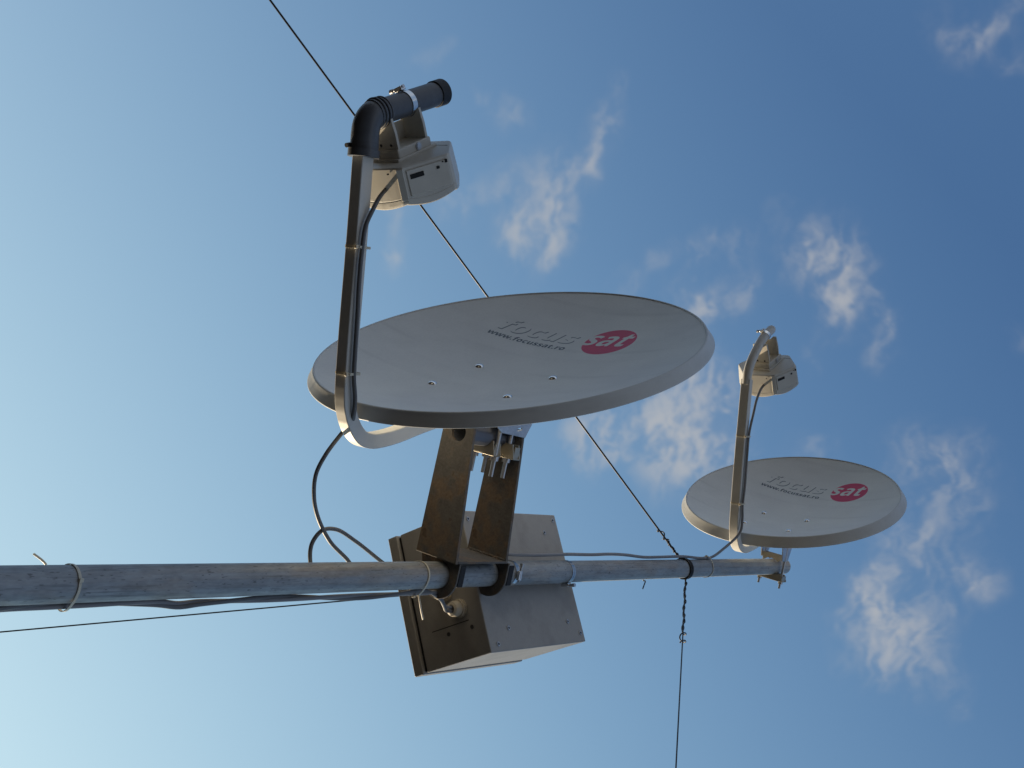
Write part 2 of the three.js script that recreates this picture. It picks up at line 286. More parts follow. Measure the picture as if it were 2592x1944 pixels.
function ringSurface(rows, seg, uvOf) {          // rows: (theta) -> [u, v, n]
  const pos = [], uv = [], idx = [], K = seg + 1;
  rows.forEach(f => { for (let k = 0; k <= seg; k++) { const p = f(2 * Math.PI * k / seg); pos.push(...p); uv.push(...uvOf(p, k / seg)); } });
  for (let r = 0; r < rows.length - 1; r++) for (let k = 0; k < seg; k++) { const a = r * K + k, b = a + K; idx.push(a, b, a + 1, b, b + 1, a + 1); }
  const g = new THREE.BufferGeometry(); g.setAttribute('position', new THREE.Float32BufferAttribute(pos, 3)); g.setAttribute('uv', new THREE.Float32BufferAttribute(uv, 2)); g.setIndex(idx); g.computeVertexNormals();
  const nn = g.attributes.normal; for (let r = 0; r < rows.length; r++) { const a = r * K, b = a + seg, x = nn.getX(a) + nn.getX(b), y = nn.getY(a) + nn.getY(b), z = nn.getZ(a) + nn.getZ(b), l = Math.hypot(x, y, z) || 1; nn.setXYZ(a, x / l, y / l, z / l); nn.setXYZ(b, x / l, y / l, z / l); }
  return g;
}
function makeDish(F, label, d) {
  const { A, B, h, fd, fo } = d, root = thing('satellite_dish', label, 'satellite dish', F, V(0, d.bv0, -h), 'satellite dishes on the mast');
  const bowl = (rho, dn = 0) => th => [A * rho * Math.cos(th), B * rho * Math.sin(th), -h * (1 - rho * rho) + dn];
  const off = (o, n) => th => { const c = Math.cos(th), s = Math.sin(th); return [(A + o) * c, (B + o) * s, n]; };
  const rows = []; for (let i = 0; i <= 28; i++) rows.push(bowl(0.0005 + 0.9955 * i / 28));
  const refl = part(root, 'reflector', ringSurface(rows, 160, ([u, v]) => [(u - d.pu + 0.4) / 0.8, (v - d.pv + 0.4) / 0.8]), M.reflector);
  // rolled lip and skirt
  const lip = [bowl(0.996, 0.0000), off(-0.0010, 0.0012), off(0.0008, 0.0021), off(0.0026, 0.0016), off(0.0040, -0.0002), off(0.0046, -0.0022), off(fo * 0.55, -fd * 0.45), off(fo - 0.0006, -fd + 0.0014), off(fo, -fd + 0.0004), off(fo, -fd - 0.0010), off(fo - 0.0014, -fd - 0.0016), off(fo - 0.0024, -fd - 0.0006), off(fo * 0.55 - 0.0022, -fd * 0.45 - 0.001), off(0.0006, -0.0036), off(-0.004, -0.0042)];
  part(root, 'rim', ringSurface(lip, 160, (p, k) => [k * 9, p[2] * UVM * 3]), M.rim, refl);
  const back = []; for (let i = 0; i <= 20; i++) back.push(bowl(0.999 - 0.9985 * i / 20, -0.0042));
  part(root, 'back_shell', ringSurface(back, 96, ([u, v]) => [u * UVM, v * UVM]), M.rim, refl);
  for (const sv of [1, -1]) for (const su of [-1, 1]) {                 // carriage bolt heads
    const u = su * d.bu, v = d.bv0 + sv * d.bv, n = -h * (1 - (u / A) ** 2 - (v / B) ** 2), nrm = V(-2 * h * u / A ** 2, -2 * h * v / B ** 2, 1).normalize();
    const g = new THREE.LatheGeometry([[0, 0.0050], [0.0030, 0.0047], [0.0060, 0.0037], [0.0082, 0.0018], [0.0092, 0.0002], [0.0094, -0.002]].map(p => new THREE.Vector2(...p)), 24);
    g.applyQuaternion(new THREE.Quaternion().setFromUnitVectors(V(0, 1, 0), nrm)); g.translate(u, v, n); part(root, 'bolt', g, M.chrome);
  }
  part(root, 'feed_arm', d.arm, M.arm);
  return root;
}
// lower dish
const arm1 = [[-0.2790, 0.3390], [-0.2835, 0.3235], [-0.310, 0.229], [-0.334, 0.147], [-0.347, 0.102], [-0.3605, 0.052], [-0.3655, 0.030], [-0.3675, 0.010], [-0.3635, -0.015], [-0.352, -0.036], [-0.335, -0.047], [-0.31, -0.0535], [-0.28, -0.0575], [-0.24, -0.060], [-0.19, -0.064], [-0.12, -0.066]].map(p => [p[0] * 1.21, p[1] * 1.21]);
const dish1 = makeDish(D1, 'larger light grey dish low on the mast, its feed arm carrying a grey elbow pipe', {
  A: 0.363, B: 0.392, h: 0.0653, fd: 0.0199, fo: 0.0155, bu: 0.0898, bv: 0.0709, bv0: -0.0683, pu: 0, pv: 0, arm: sweep(arm1, rrect(0.0242, 0.0254, 0.0022, 3)) });
const arm2 = [[-0.2565, 0.417], [-0.309, 0.225], [-0.3395, 0.103], [-0.353, 0.045], [-0.357, 0.020], [-0.3565, -0.008], [-0.345, -0.033], [-0.322, -0.049], [-0.28, -0.0585], [-0.22, -0.064], [-0.13, -0.070]].map(p => [p[0] * 1.048, p[1] * 1.048]);
const dish2 = makeDish(D2, 'smaller light grey dish at the top of the mast, clamped straight to the pole', {
  A: 0.3144, B: 0.3396, h: 0.064, fd: 0.0251, fo: 0.0178, bu: 0.0704, bv: 0.0645, bv0: -0.1136, pu: 0.020, pv: -0.027, arm: sweep(arm2, rrect(0.0275, 0.020, 0.0022, 3)) });
{ // round, bent end of the upper dish's arm
  const pts = [[-0.262, 0.405], [-0.2525, 0.432], [-0.236, 0.454], [-0.204, 0.479], [-0.172, 0.4985], [-0.152, 0.508], [-0.132, 0.514], [-0.104, 0.520]].map(p => V(0, p[0] * 1.048, p[1] * 1.048));
  const [g, , e] = cord(pts, 0.0128, 60, 24); e.scale(1, 1, 1);
  part(dish2, 'bent_tube', [g, e], M.arm);
}
// mounting hardware of the dishes
function cheek(root, poly, z0, t, name) {        // plate in the world x-y plane at depth z0, eye-level world coordinates
  const s = new THREE.Shape(poly.map(p => new THREE.Vector2(...p)));
  const slot = new THREE.Path(); return { s, slot, z0, t, name, root };
}
function plateIn(F, root, name, poly, holes, z0, t, material) {
  const s = new THREE.Shape(poly.map(p => new THREE.Vector2(...p)));
  for (const hlist of holes) s.holes.push(new THREE.Path(hlist.map(p => new THREE.Vector2(...p))));
  const g = new THREE.ExtrudeGeometry(s, { depth: t, bevelEnabled: true, bevelSize: 0.0005, bevelThickness: 0.0005, bevelSegments: 1 }); g.translate(0, 0, z0 - t / 2);
  const b = boxUV(g); toFrame(F, b); return part(root, name, b, material);
}
function toFrame(F, g) { g.translate(0, H, 0); g.translate(-F.o.x, -F.o.y, -F.o.z); g.applyQuaternion(F.q.clone().invert()); return g; }
const slotAt = (x, y, w, h, a = 0) => rrect(w, h, Math.min(w, h) * 0.48, 4).map(([p, q]) => [x + p * Math.cos(a) - q * Math.sin(a), y + p * Math.sin(a) + q * Math.cos(a)]);
function jaw(F, root, o) {                       // toothed clamp jaw: base plate with two V-cut flanges, rods and nuts
  const { x, y, z, w, hgt, dep, mat: jm, r, rods } = o, flange = (yy) => {
    const s = new THREE.Shape([[0, -w / 2], [-dep, -w / 2 + 0.008], [-dep, -0.016], [-dep * 0.35, 0], [-dep, 0.016], [-dep, w / 2 - 0.008], [0, w / 2]].map(p => new THREE.Vector2(...p)));
    const g = new THREE.ExtrudeGeometry(s, { depth: 0.0024, bevelEnabled: true, bevelSize: 0.0003, bevelThickness: 0.0003, bevelSegments: 1 }); g.rotateX(Math.PI / 2); g.translate(x, yy, z); return boxUV(g);
  };
  part(root, 'clamp_jaw', [flange(y - hgt / 2 + 0.003), flange(y + hgt / 2), bx([x + 0.0012, y, z], [0.0026, hgt, w], 0.0008), bx([x - dep * 0.42, y + 0.001, z + w / 2 - 0.0035], [dep * 0.84, hgt - 0.006, 0.0024], 0.0006), bx([x - dep * 0.42, y + 0.001, z - w / 2 + 0.0035], [dep * 0.84, hgt - 0.006, 0.0024], 0.0006)].map(g => toFrame(F, g)), jm);
  for (const dz of rods) {
    part(root, 'threaded_rod', toFrame(F, rod(V(o.x0, y, z + dz), V(o.x1, y, z + dz), r, 14)), M.zinc);
    part(root, 'nut', toFrame(F, mergeGeometries([hexNut(V(x + 0.0030, y, z + dz), V(x + 0.0030 + r * 1.9, y, z + dz), r * 2.05), rod(V(x + 0.0025, y, z + dz), V(x + 0.0034, y, z + dz), r * 2.3, 16).toNonIndexed()])), M.zinc);
  }
}
const STX = 0.109, STZ = -1.2575, STR = 0.0195;   // the bracket's upright stub
{ // lower dish: galvanised bracket round the stub of the mast arm
  const polyA = [[0.0490, 1.4936], [0.075, 1.545], [0.095, 1.580], [0.098, 1.655], [0.070, 1.668], [0.030, 1.655], [-0.0085, 1.6208]];
  for (const dz of [-0.036, 0.036]) plateIn(D1, dish1, 'mount_cheek', polyA, [slotAt(0.083, 1.632, 0.006, 0.016, 0.3), slotAt(0.066, 1.646, 0.006, 0.014, 0.5)], STZ + dz, 0.0022, M.zinc);
  part(dish1, 'back_plate', bx([0, -0.0683, -0.0735], [0.20, 0.17, 0.003], 0.001), M.zinc);
  part(dish1, 'cross_plate', toFrame(D1, bx([0.0865, 1.618, STZ], [0.0022, 0.07, 0.0698], 0.0008)), M.zinc);
  jaw(D1, dish1, { x: 0.140, y: 1.588, z: -1.2640, w: 0.074, hgt: 0.022, dep: 0.026, mat: M.yellowZinc, r: 0.0043, rods: [-0.0190, 0.0320], x0: 0.080, x1: 0.182 });
  jaw(D1, dish1, { x: 0.1405, y: 1.6255, z: -1.2500, w: 0.084, hgt: 0.022, dep: 0.026, mat: M.yellowZinc, r: 0.0043, rods: [-0.0330, 0.0180], x0: 0.080, x1: 0.183 });
}
{ // upper dish: clamped straight to the mast
  const polyB = [[0.2875, 2.9933], [0.312, 3.030], [0.352, 3.045], [0.352, 3.085], [0.300, 3.10], [0.2390, 3.1137]];
  for (const dz of [-0.034, 0.034]) plateIn(D2, dish2, 'mount_cheek', polyB, [slotAt(0.325, 3.066, 0.030, 0.006)], PZ + dz, 0.0022, M.zinc);
  part(dish2, 'back_plate', bx([0, -0.1136, -0.070], [0.165, 0.16, 0.003], 0.001), M.zinc);
  // saddle: two toothed flanges pressed against the pole
  const tooth = yy => { const s = new THREE.Shape([[0.338, -0.0325], [0.346, -0.0325], [0.358, -0.022], [0.352, -0.012], [0.3505, 0], [0.352, 0.012], [0.358, 0.022], [0.346, 0.0325], [0.338, 0.0325]].map(p => new THREE.Vector2(...p))); const g = new THREE.ExtrudeGeometry(s, { depth: 0.0022, bevelEnabled: false }); g.rotateX(Math.PI / 2); g.translate(0, yy, PZ); return boxUV(g); };
  for (const yy of [3.048, 3.085]) part(dish2, 'saddle', toFrame(D2, tooth(yy)), M.yellowZinc);
  jaw(D2, dish2, { x: 0.412, y: 3.066, z: PZ, w: 0.090, hgt: 0.034, dep: 0.018, mat: M.yellowZinc, r: 0.0036, rods: [-0.034, 0.034], x0: 0.307, x1: 0.436 });
}

// ───────────── steel bracket that holds the lower dish off the mast ─────────────
{
  const t = thing('steel_bracket', 'dark rusty U-shaped steel bracket between the lower dish and the mast', 'bracket', WORLD, V(0.341, 1.50, PZ));
  const fl = (y, name, open) => { const s = new THREE.Shape([[0.085, 1.224], [0.085, 1.297], [0.3445, 1.299], [0.3445, 1.1995]].map(p => new THREE.Vector2(...p))); const h = new THREE.Path(); h.absarc(STX, 1.2575, STR - 0.0022, 0, Math.PI * 2); if (open) s.holes.push(h); const g = new THREE.ExtrudeGeometry(s, { depth: 0.0056, bevelEnabled: true, bevelSize: 0.0006, bevelThickness: 0.0006, bevelSegments: 1, curveSegments: 32 }); g.rotateX(-Math.PI / 2); g.translate(0, y, 0); part(t, name, boxUV(g), M.rust); };
  fl(1.4985, 'lower_flange', true); fl(1.650, 'upper_flange', false);
  part(t, 'web', bx([0.3425, 1.5775, PZ - 0.004], [0.0044, 0.1442, 0.0985], 0.0008), M.rust);
  const st = new THREE.LatheGeometry([[STR - 0.0028, 1.5047], [STR - 0.0028, 1.6488], [STR, 1.6488], [STR, 1.5052], [STR - 0.0028, 1.5047]].map(p => new THREE.Vector2(...p)), 40); st.translate(STX, 0, STZ);
  part(t, 'stub_pipe', toCreasedNormals(st, 0.5), M.dullSteel);
  for (const y of [1.5055, 1.6485]) { const r2 = mulberry(Math.round(y * 1e4)), pts = []; for (let i = 0; i <= 26; i++) pts.push(V(0.3395 - 0.0012 * r2(), y + (y < 1.6 ? 0.0012 : -0.0012) * r2(), PZ - 0.049 + 0.088 * i / 26)); part(t, 'weld_bead', cord(pts, 0.0028, 110, 8), M.rust); }
  for (const y of [1.5165, 1.6665]) {             // saddle plates notched round the pole
    const s = new THREE.Shape(); s.moveTo(0.3455, -PZ - 0.0435); s.lineTo(PX, -PZ - 0.0435); s.absarc(PX, -PZ, 0.0435, -Math.PI / 2, Math.PI / 2, false); s.lineTo(0.3455, -PZ + 0.0535); s.closePath();
    const h = new THREE.Path(); h.absarc(PX, -PZ, R1 + 0.0004, 0, 2 * Math.PI); s.holes.push(h);
    const g = new THREE.ExtrudeGeometry(s, { depth: 0.0036, bevelEnabled: true, bevelSize: 0.0005, bevelThickness: 0.0005, bevelSegments: 1, curveSegments: 32 }); g.rotateX(-Math.PI / 2); g.translate(0, y - 0.0036, 0);
    const sp = part(t, 'saddle_plate', boxUV(g), M.rust);
    part(t, 'saddle_lip', bx([0.3695, y + 0.0095, PZ + 0.0425], [0.040, 0.0150, 0.003], 0.0008), M.gasket, sp);
  }
}

// ───────────── hose clamps ─────────────
function hoseClamp(F, label, centre, axis, facing, r, w, group) {        // ring in the plane across axis, screw housing on the facing side
  const z = axis.clone().normalize(), x = facing.clone().sub(z.clone().multiplyScalar(facing.dot(z))).normalize(), y = z.clone().cross(x);
  const m = new THREE.Matrix4().makeBasis(x, y, z).setPosition(centre), t = thing('hose_clamp', label, 'hose clamp', F, centre, group), put = g => { g.applyMatrix4(m); return g; };
  const band = part(t, 'band', put(bandGeo(circle(r, 72), 0.0009, w)), M.chrome);
  const slots = []; for (let i = 0; i < 30; i++) { const a = rad(24 + i * 6.5); const g = new THREE.BoxGeometry(0.0004, r * 0.045, w * 0.5); g.translate(r + 0.00095, 0, 0); g.rotateZ(-a); slots.push(g.toNonIndexed()); }
  part(t, 'slot_row', put(mergeGeometries(slots)), M.darkSteel, band).userData.kind = 'stuff';
  const sc = r / 0.02 * 0.5 + 0.5;
  part(t, 'screw_housing', put(bx([r + 0.0045, 0, 0], [0.0075, 0.017 * sc, w * 1.12], 0.0016)), M.chrome);
  part(t, 'screw', put(mergeGeometries([rod(V(r + 0.006, -0.016 * sc, 0), V(r + 0.006, 0.0105 * sc, 0), 0.0028, 12).toNonIndexed(), hexNut(V(r + 0.006, -0.0215 * sc, 0), V(r + 0.006, -0.0155 * sc, 0), 0.0045)])), M.zinc);
  return t;
}
hoseClamp(WORLD, 'hose clamp with its screw housing facing out, on the mast beside the steel bracket', V(PX, 1.727, PZ), V(0.10, 1, 0.06), V(-0.1, 0, 1), R1 + 0.0004, 0.009, 'hose clamps on the mast');
hoseClamp(WORLD, 'hose clamp with a dark screw at the joint between the two mast tubes', V(PX, 1.934, PZ), V(0, 1, 0), V(1, 0, 0.35), R2 + 0.0004, 0.0105, 'hose clamps on the mast');

// ───────────── enclosure ─────────────
const BN = V(0.5225, 0, -0.85264), BW = V(0.85264, 0, 0.5225);
const BOX = frame(V(0.39297, H, -1.26968), BW, V(0, 1, 0), BW.clone().cross(V(0, 1, 0)));   // local n points back to the camera
{
  const t = thing('equipment_box', 'light grey steel equipment box strapped behind the mast', 'equipment box', BOX, V(0.0045, 1.656, -0.1));
  const c = 0.0045, w = 0.290, y0 = 1.656, y1 = 1.995, ym = (y0 + y1) / 2, hh = y1 - y0;
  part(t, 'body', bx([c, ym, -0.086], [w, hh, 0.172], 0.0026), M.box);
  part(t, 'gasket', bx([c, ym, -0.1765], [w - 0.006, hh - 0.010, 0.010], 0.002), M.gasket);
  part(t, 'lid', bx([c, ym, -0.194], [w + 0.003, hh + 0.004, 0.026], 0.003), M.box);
  for (const [u, y] of [[-0.1224, 1.6729], [-0.1264, 1.9789], [-0.0974, 1.9346], [0.1029, 1.9408], [0.1299, 1.9800], [0.1048, 1.7267], [0.1342, 1.6824]]) {
    const s = part(t, 'screw', rod(V(u, y, -0.001), V(u, y, 0.0022), 0.0044, 12), M.zinc); part(t, 'socket', rod(V(u, y, 0.0020), V(u, y, 0.0025), 0.0026, 6), M.hole, s);
  }
  for (const [x, z] of [[0.4868, -1.2509], [0.5192, -1.3045]]) { const p = worldIn(BOX, V(x, 1.655, z)); part(t, 'screw', rod(V(p.x, 1.6575, p.z), V(p.x, 1.6545, p.z), 0.0042, 12), M.darkSteel); }
  part(t, 'seam', bx([0.075, 1.6562, -0.088], [0.0016, 0.0016, 0.10], 0.0004), M.gasket);
  for (const [x, z] of [[0.462, -1.2908], [0.4413, -1.3366]]) {
    const p = worldIn(BOX, V(x, 1.656, z)), lathe = (pts, seg) => { const g = new THREE.LatheGeometry(pts.map(q => new THREE.Vector2(...q)), seg); g.translate(p.x, 1.656, p.z); return g; };
    const gl = part(t, 'cable_gland', toCreasedNormals(lathe([[0.0192, 0.001], [0.0192, -0.004], [0.0150, -0.0045], [0.0150, -0.010], [0.0160, -0.012], [0.0158, -0.020], [0.0135, -0.026], [0.0085, -0.0285], [0.0085, -0.020]], 32), 0.5), M.gland);
    part(t, 'gland_nut', hexNut(V(p.x, 1.6525, p.z), V(p.x, 1.6465, p.z), 0.0192), M.gland, gl);
  }
}

// ───────────── grey elbow pipe on the lower dish's arm ─────────────
const S1 = 1.21, L1 = (v, n, u = 0) => V(u, v * S1, n * S1);
{
  const t = thing('elbow_pipe', 'grey plastic elbow pipe with a black end cap on the lower dish arm', 'pipe', D1, L1(-0.281, 0.33));
  const a = L1(-0.2815, 0.329), b = L1(-0.2755, 0.349), axis = b.clone().sub(a).normalize();
  const bend = [L1(-0.277, 0.344), L1(-0.2735, 0.357), L1(-0.268, 0.3695), L1(-0.258, 0.3785), L1(-0.2445, 0.3815)];
  const [g] = cord(bend, 0.0222, 40, 32); const el = part(t, 'elbow', g, M.pvc);
  part(t, 'socket_ring', [rod(a, a.clone().add(axis.clone().multiplyScalar(0.012)), 0.0250, 40), rod(a.clone().add(axis.clone().multiplyScalar(0.012)), bend[0].clone().add(axis.clone().multiplyScalar(0.004)), 0.0226, 40)], M.pvc, el);
  const pd = V(0, 0.993, 0.115).normalize(), p0 = L1(-0.2515, 0.3808);
  const at = s => p0.clone().add(pd.clone().multiplyScalar(s));
  const tor = (s, R, r) => { const q = new THREE.TorusGeometry(R, r, 12, 40); q.applyQuaternion(new THREE.Quaternion().setFromUnitVectors(V(0, 0, 1), pd)); q.translate(...at(s).toArray()); return q; };
  part(t, 'collar', [rod(at(-0.004), at(0.020), 0.0232, 40), tor(0.003, 0.0230, 0.0026), tor(0.0175, 0.0226, 0.0020)], M.pvc, el);
  part(t, 'rubber_ring', tor(0.0098, 0.0228, 0.0021), M.rubber, el);
  part(t, 'pipe', rod(at(0.012), at(0.150), 0.0202, 48), M.pvc);
  part(t, 'end_cap', [rod(at(0.146), at(0.166), 0.0221, 48), tor(0.1655, 0.0205, 0.0016), tor(0.1465, 0.0209, 0.0014)], M.rubber);
  const cl = at(0.074); hoseClamp(D1, 'hose clamp with slotted band round the grey elbow pipe', cl, pd, V(-0.30, 0, 0.95), 0.0206, 0.0105);
  const th = part(t, 'set_screw', rod(L1(-0.277, 0.345, -0.012).add(V(0, -0.0195, 0.002)), L1(-0.277, 0.345, -0.012).add(V(0, -0.0275, 0.002)), 0.0036, 10), M.darkSteel);
}
{ // clamp on the bent tube of the upper dish's arm
  const a = V(0, -0.152 * 1.048, 0.508 * 1.048), ax = V(0, 0.93, 0.36);
  hoseClamp(D2, 'hose clamp round the pale bent tube of the upper dish arm', a.clone().add(V(0, 0.012, 0.004)), ax, V(-0.35, -0.1, 0.9), 0.0132, 0.010);
}

// ───────────── radio units ─────────────
function makeRadio(F, label, o) {
  const { back, tilt, roll, R } = o, t = thing('radio_unit', label, 'radio', F, back, 'radio units at the feed points');
  const c = Math.cos(rad(tilt)), s = Math.sin(rad(tilt)), eu = V(1, 0, 0), ev = V(0, c, s), ew = V(0, s, -c);   // ew points at the dish
  const m = new THREE.Matrix4().makeBasis(eu, ev, ew.clone().negate()).setPosition(back), put = g => { g.applyMatrix4(m); return g; };   // local +z points out of the back
  const hexR = (th, R, ch) => { const a = ((th - rad(roll)) % (Math.PI / 3) + Math.PI / 3) % (Math.PI / 3) - Math.PI / 6; return Math.min(R * 0.866 / Math.cos(a), R * ch); };
  const row = (R, round, z, bulge = 0, ch = 0.972) => th => {               // the front edge of each flat bows forward
    const a = (((th - rad(roll)) % (Math.PI / 3) + Math.PI / 3) % (Math.PI / 3) - Math.PI / 6) / (Math.PI / 6), r = hexR(th, R, ch) * (1 - round) + R * 0.92 * round;
    return [r * Math.cos(th), r * Math.sin(th), z - bulge * (1 - a * a)];
  };
  const rows = [row(R * 0.001, 0, 0.002), row(R * 0.80, 0, 0.002), row(R * 0.945, 0, 0.0018), row(R * 0.962, 0, -0.0004), row(R * 0.972, 0.0, -0.010), row(R * 0.988, 0.02, -0.036, 0.004), row(R * 0.993, 0.03, -0.0455, 0.006), row(R * 0.989, 0.03, -0.0462, 0.006), row(R * 0.989, 0.03, -0.0472, 0.006), row(R * 0.995, 0.03, -0.0480, 0.006), row(R * 0.999, 0.05, -0.0535, 0.007), row(R * 0.990, 0.10, -0.0565, 0.0075), row(R * 0.95, 0.25, -0.0590, 0.007), row(R * 0.5, 0.9, -0.067), row(R * 0.001, 1, -0.069)];
  const hg = ringSurface(rows, 144, ([x, y, z], k) => [x * UVM + z * 3, y * UVM + z * 2]);
  // outward winding
  { const ix = hg.index.array; for (let i = 0; i < ix.length; i += 3) { const q = ix[i]; ix[i] = ix[i + 1]; ix[i + 1] = q; } hg.computeVertexNormals(); }
  const housing = part(t, 'housing', put(toCreasedNormals(hg, 0.32)), M.radio);
  const onSide = (ang, along, z, w, h, d, material, name) => {             // small feature on the flat facing angle ang
    const a = rad(roll + ang), ap = R * 0.866 * 0.985, g = bx([0, 0, 0], [d, w, h], 0.0006); g.rotateY(-0.09); g.translate(ap + o.lift, along, z); g.rotateZ(a); return part(t, name, put(g), material, housing);
  };
  onSide(-60 + 30, -0.018, -0.016, 0.024, 0.0075, 0.003, M.hole, 'port_slot');
  onSide(-60 + 30, 0.020, -0.014, 0.0052, 0.0045, 0.003, M.hole, 'vent_hole');
  onSide(-60 + 30, 0.036, -0.0075, 0.0040, 0.0055, 0.003, M.hole, 'vent_hole');
  onSide(-60 + 30, 0.030, -0.0075, 0.0022, 0.0020, 0.003, M.hole, 'vent_hole');
  onSide(-120 + 30, 0.024, -0.0065, 0.0030, 0.0024, 0.003, M.hole, 'vent_hole');
  // cover rail beside the cable entry
  { const a = rad(roll - 60), g = bx([R * 0.952, 0, -0.026], [0.004, 0.011, 0.050], 0.001); g.rotateZ(a); part(t, 'cover_rail', put(g), M.radio, housing); }
  { const a = rad(roll - 30), g = bx([R * 0.866 * 0.975 - 0.0004, 0.002, -0.0255], [0.003, 0.074, 0.041], 0.0012); g.rotateY(0); const sh = new THREE.Matrix4().makeShear(0, 0, 0, 0, -0.055, 0); g.applyMatrix4(sh); g.rotateZ(a); part(t, 'side_cover', put(g), M.radio, housing); }
  part(t, 'back_seam', put(bx([0.012, 0.054, 0.0021], [0.078, 0.0010, 0.0006], 0.0002)), M.hole, housing);
  // mounting bracket: base block, two ears, saddle under the pipe
  const E = o.ear, br = part(t, 'mount_bracket', [bx([E.u, 0.004, 0.0105], [0.052, 0.082, 0.020], 0.003), bx([E.u, 0.004, 0.0035], [0.060, 0.096, 0.006], 0.002)].map(put), M.radio);
  for (const [sg, name] of [[-1, 'lower_ear'], [1, 'upper_ear']]) {
    const sh = new THREE.Shape([[-0.0235, 0], [0.0235, 0], [0.0235, E.h * 0.55], [0.0205, E.h], [0.012, E.h], [0, E.h - 0.010], [-0.012, E.h], [-0.0205, E.h], [-0.0235, E.h * 0.55]].map(p => new THREE.Vector2(...p)));
    const g = new THREE.ExtrudeGeometry(sh, { depth: 0.0042, bevelEnabled: true, bevelSize: 0.0006, bevelThickness: 0.0006, bevelSegments: 2 }); g.rotateX(Math.PI / 2); g.translate(E.u, 0.004 + sg * E.gap + 0.002, 0.016);
    part(t, name, put(boxUV(g)), M.radio, br);
  }
  part(t, 'bracket_web', put(bx([E.u - 0.021, 0.004, 0.016 + E.h * 0.34], [0.0036, 2 * E.gap - 0.001, E.h * 0.66], 0.001)), M.radio, br);
  part(t, 'bracket_screw', put(mergeGeometries([rod(V(E.u + 0.024, 0.012, 0.0125), V(E.u + 0.0285, 0.012, 0.0125), 0.0050, 16).toNonIndexed(), rod(V(E.u + 0.024, 0.012, 0.0125), V(E.u + 0.0275, 0.012, 0.0125), 0.0064, 16).toNonIndexed()])), M.zinc, br);
  for (const du of [-0.012, 0.010]) part(t, 'rivet_hole', put(rod(V(E.u + du, 0.004 - E.gap - 0.0032, 0.026), V(E.u + du, 0.004 - E.gap - 0.0024, 0.026), 0.0026, 12)), M.hole, br);
  return t;
}
makeRadio(D1, 'off-white radio unit hanging under the grey elbow pipe', { back: L1(-0.206, 0.321), tilt: 9, roll: 7, R: 0.094, lift: 0.0008, ear: { u: 0, h: 0.052, gap: 0.034 } });
makeRadio(D2, 'off-white radio unit hanging from the pale bent tube of the upper dish', { back: V(0, -0.1446, 0.447), tilt: 9, roll: 7, R: 0.090, lift: 0.0008, ear: { u: 0, h: 0.060, gap: 0.030 } });

// ───────────── cables ─────────────
function cable(name, label, F, pts, r, material, n = 160, group) { const t = thing(name, label, 'cable', F, pts[0], group); part(t, 'sheath', cord(pts, r, n, 10), material); return t; }
{
  const a = P3([[0.012, -0.2920, 0.356], [0.0205, -0.315, 0.3475], [0.0205, -0.3345, 0.336], [0.0205, -0.3544, 0.3176], [0.0195, -0.3724, 0.2955], [0.0190, -0.3869, 0.2568], [0.0190, -0.401, 0.2092], [0.0190, -0.4127, 0.1607], [0.0190, -0.4254, 0.1121], [0.0190, -0.4365, 0.0663], [0.0190, -0.4400, 0.0307], [0.0160, -0.4440, 0.0050], [0.004, -0.4400, -0.012]].map(p => p)).map(p => D1.at(p).sub(V(0, H, 0)));
  const b = P3([[0.1393, 1.2095, -1.262], [0.1766, 1.191, -1.268], [0.2115, 1.1844, -1.274], [0.2521, 1.1967, -1.28], [0.2859, 1.2185, -1.284], [0.3268, 1.2597, -1.287], [0.366, 1.3206, -1.29], [0.3875, 1.3365, -1.29], [0.3973, 1.2964, -1.29], [0.3825, 1.2419, -1.29], [0.3585, 1.2263, -1.29], [0.3313, 1.2232, -1.29], [0.3094, 1.2393, -1.29], [0.3067, 1.2705, -1.29], [0.327, 1.3237, -1.29], [0.3666, 1.4053, -1.29], [0.398, 1.48, -1.296], [0.430, 1.57, -1.322], [0.4405, 1.61, -1.334], [0.4413, 1.640, -1.3366]]);
  cable('radio_cable', 'dark grey cable running down the lower dish arm and looping beside the mast', WORLD, [...a, ...b], 0.0036, M.cable, 420, 'cables from the radio units');
}
{
  const a = P3([[0.010, -0.178, 0.4150], [0.021, -0.2050, 0.4095], [0.021, -0.231, 0.3980], [0.021, -0.2589, 0.3731], [0.0205, -0.2756, 0.3451], [0.019, -0.3059, 0.2884], [0.019, -0.320, 0.237], [0.019, -0.3425, 0.1422], [0.019, -0.3590, 0.0928], [0.0195, -0.364, 0.0563], [0.022, -0.3820, 0.0250], [0.018, -0.400, -0.010], [0.010, -0.405, -0.045]]).map(p => D2.at(p).sub(V(0, H, 0)));
  const b = P3([[0.3293, 2.6899, -1.245], [0.3478, 2.6363, -1.245], [0.3497, 2.5732, -1.245], [0.3452, 2.475, -1.245], [0.3461, 2.3524, -1.245], [0.3462, 2.2678, -1.245], [0.3407, 2.185, -1.245], [0.3385, 2.1076, -1.245], [0.3398, 2.0288, -1.245], [0.3387, 1.9348, -1.245], [0.3396, 1.8759, -1.245], [0.3403, 1.8034, -1.245], [0.3398, 1.7206, -1.250], [0.3400, 1.690, -1.268], [0.350, 1.672, -1.284], [0.372, 1.664, -1.288]]);
  cable('radio_cable', 'grey cable from the upper dish running down along the mast top', WORLD, [...a.slice(0, 11), ...b.slice(0)], 0.0036, M.greyCable, 420, 'cables from the radio units');
}
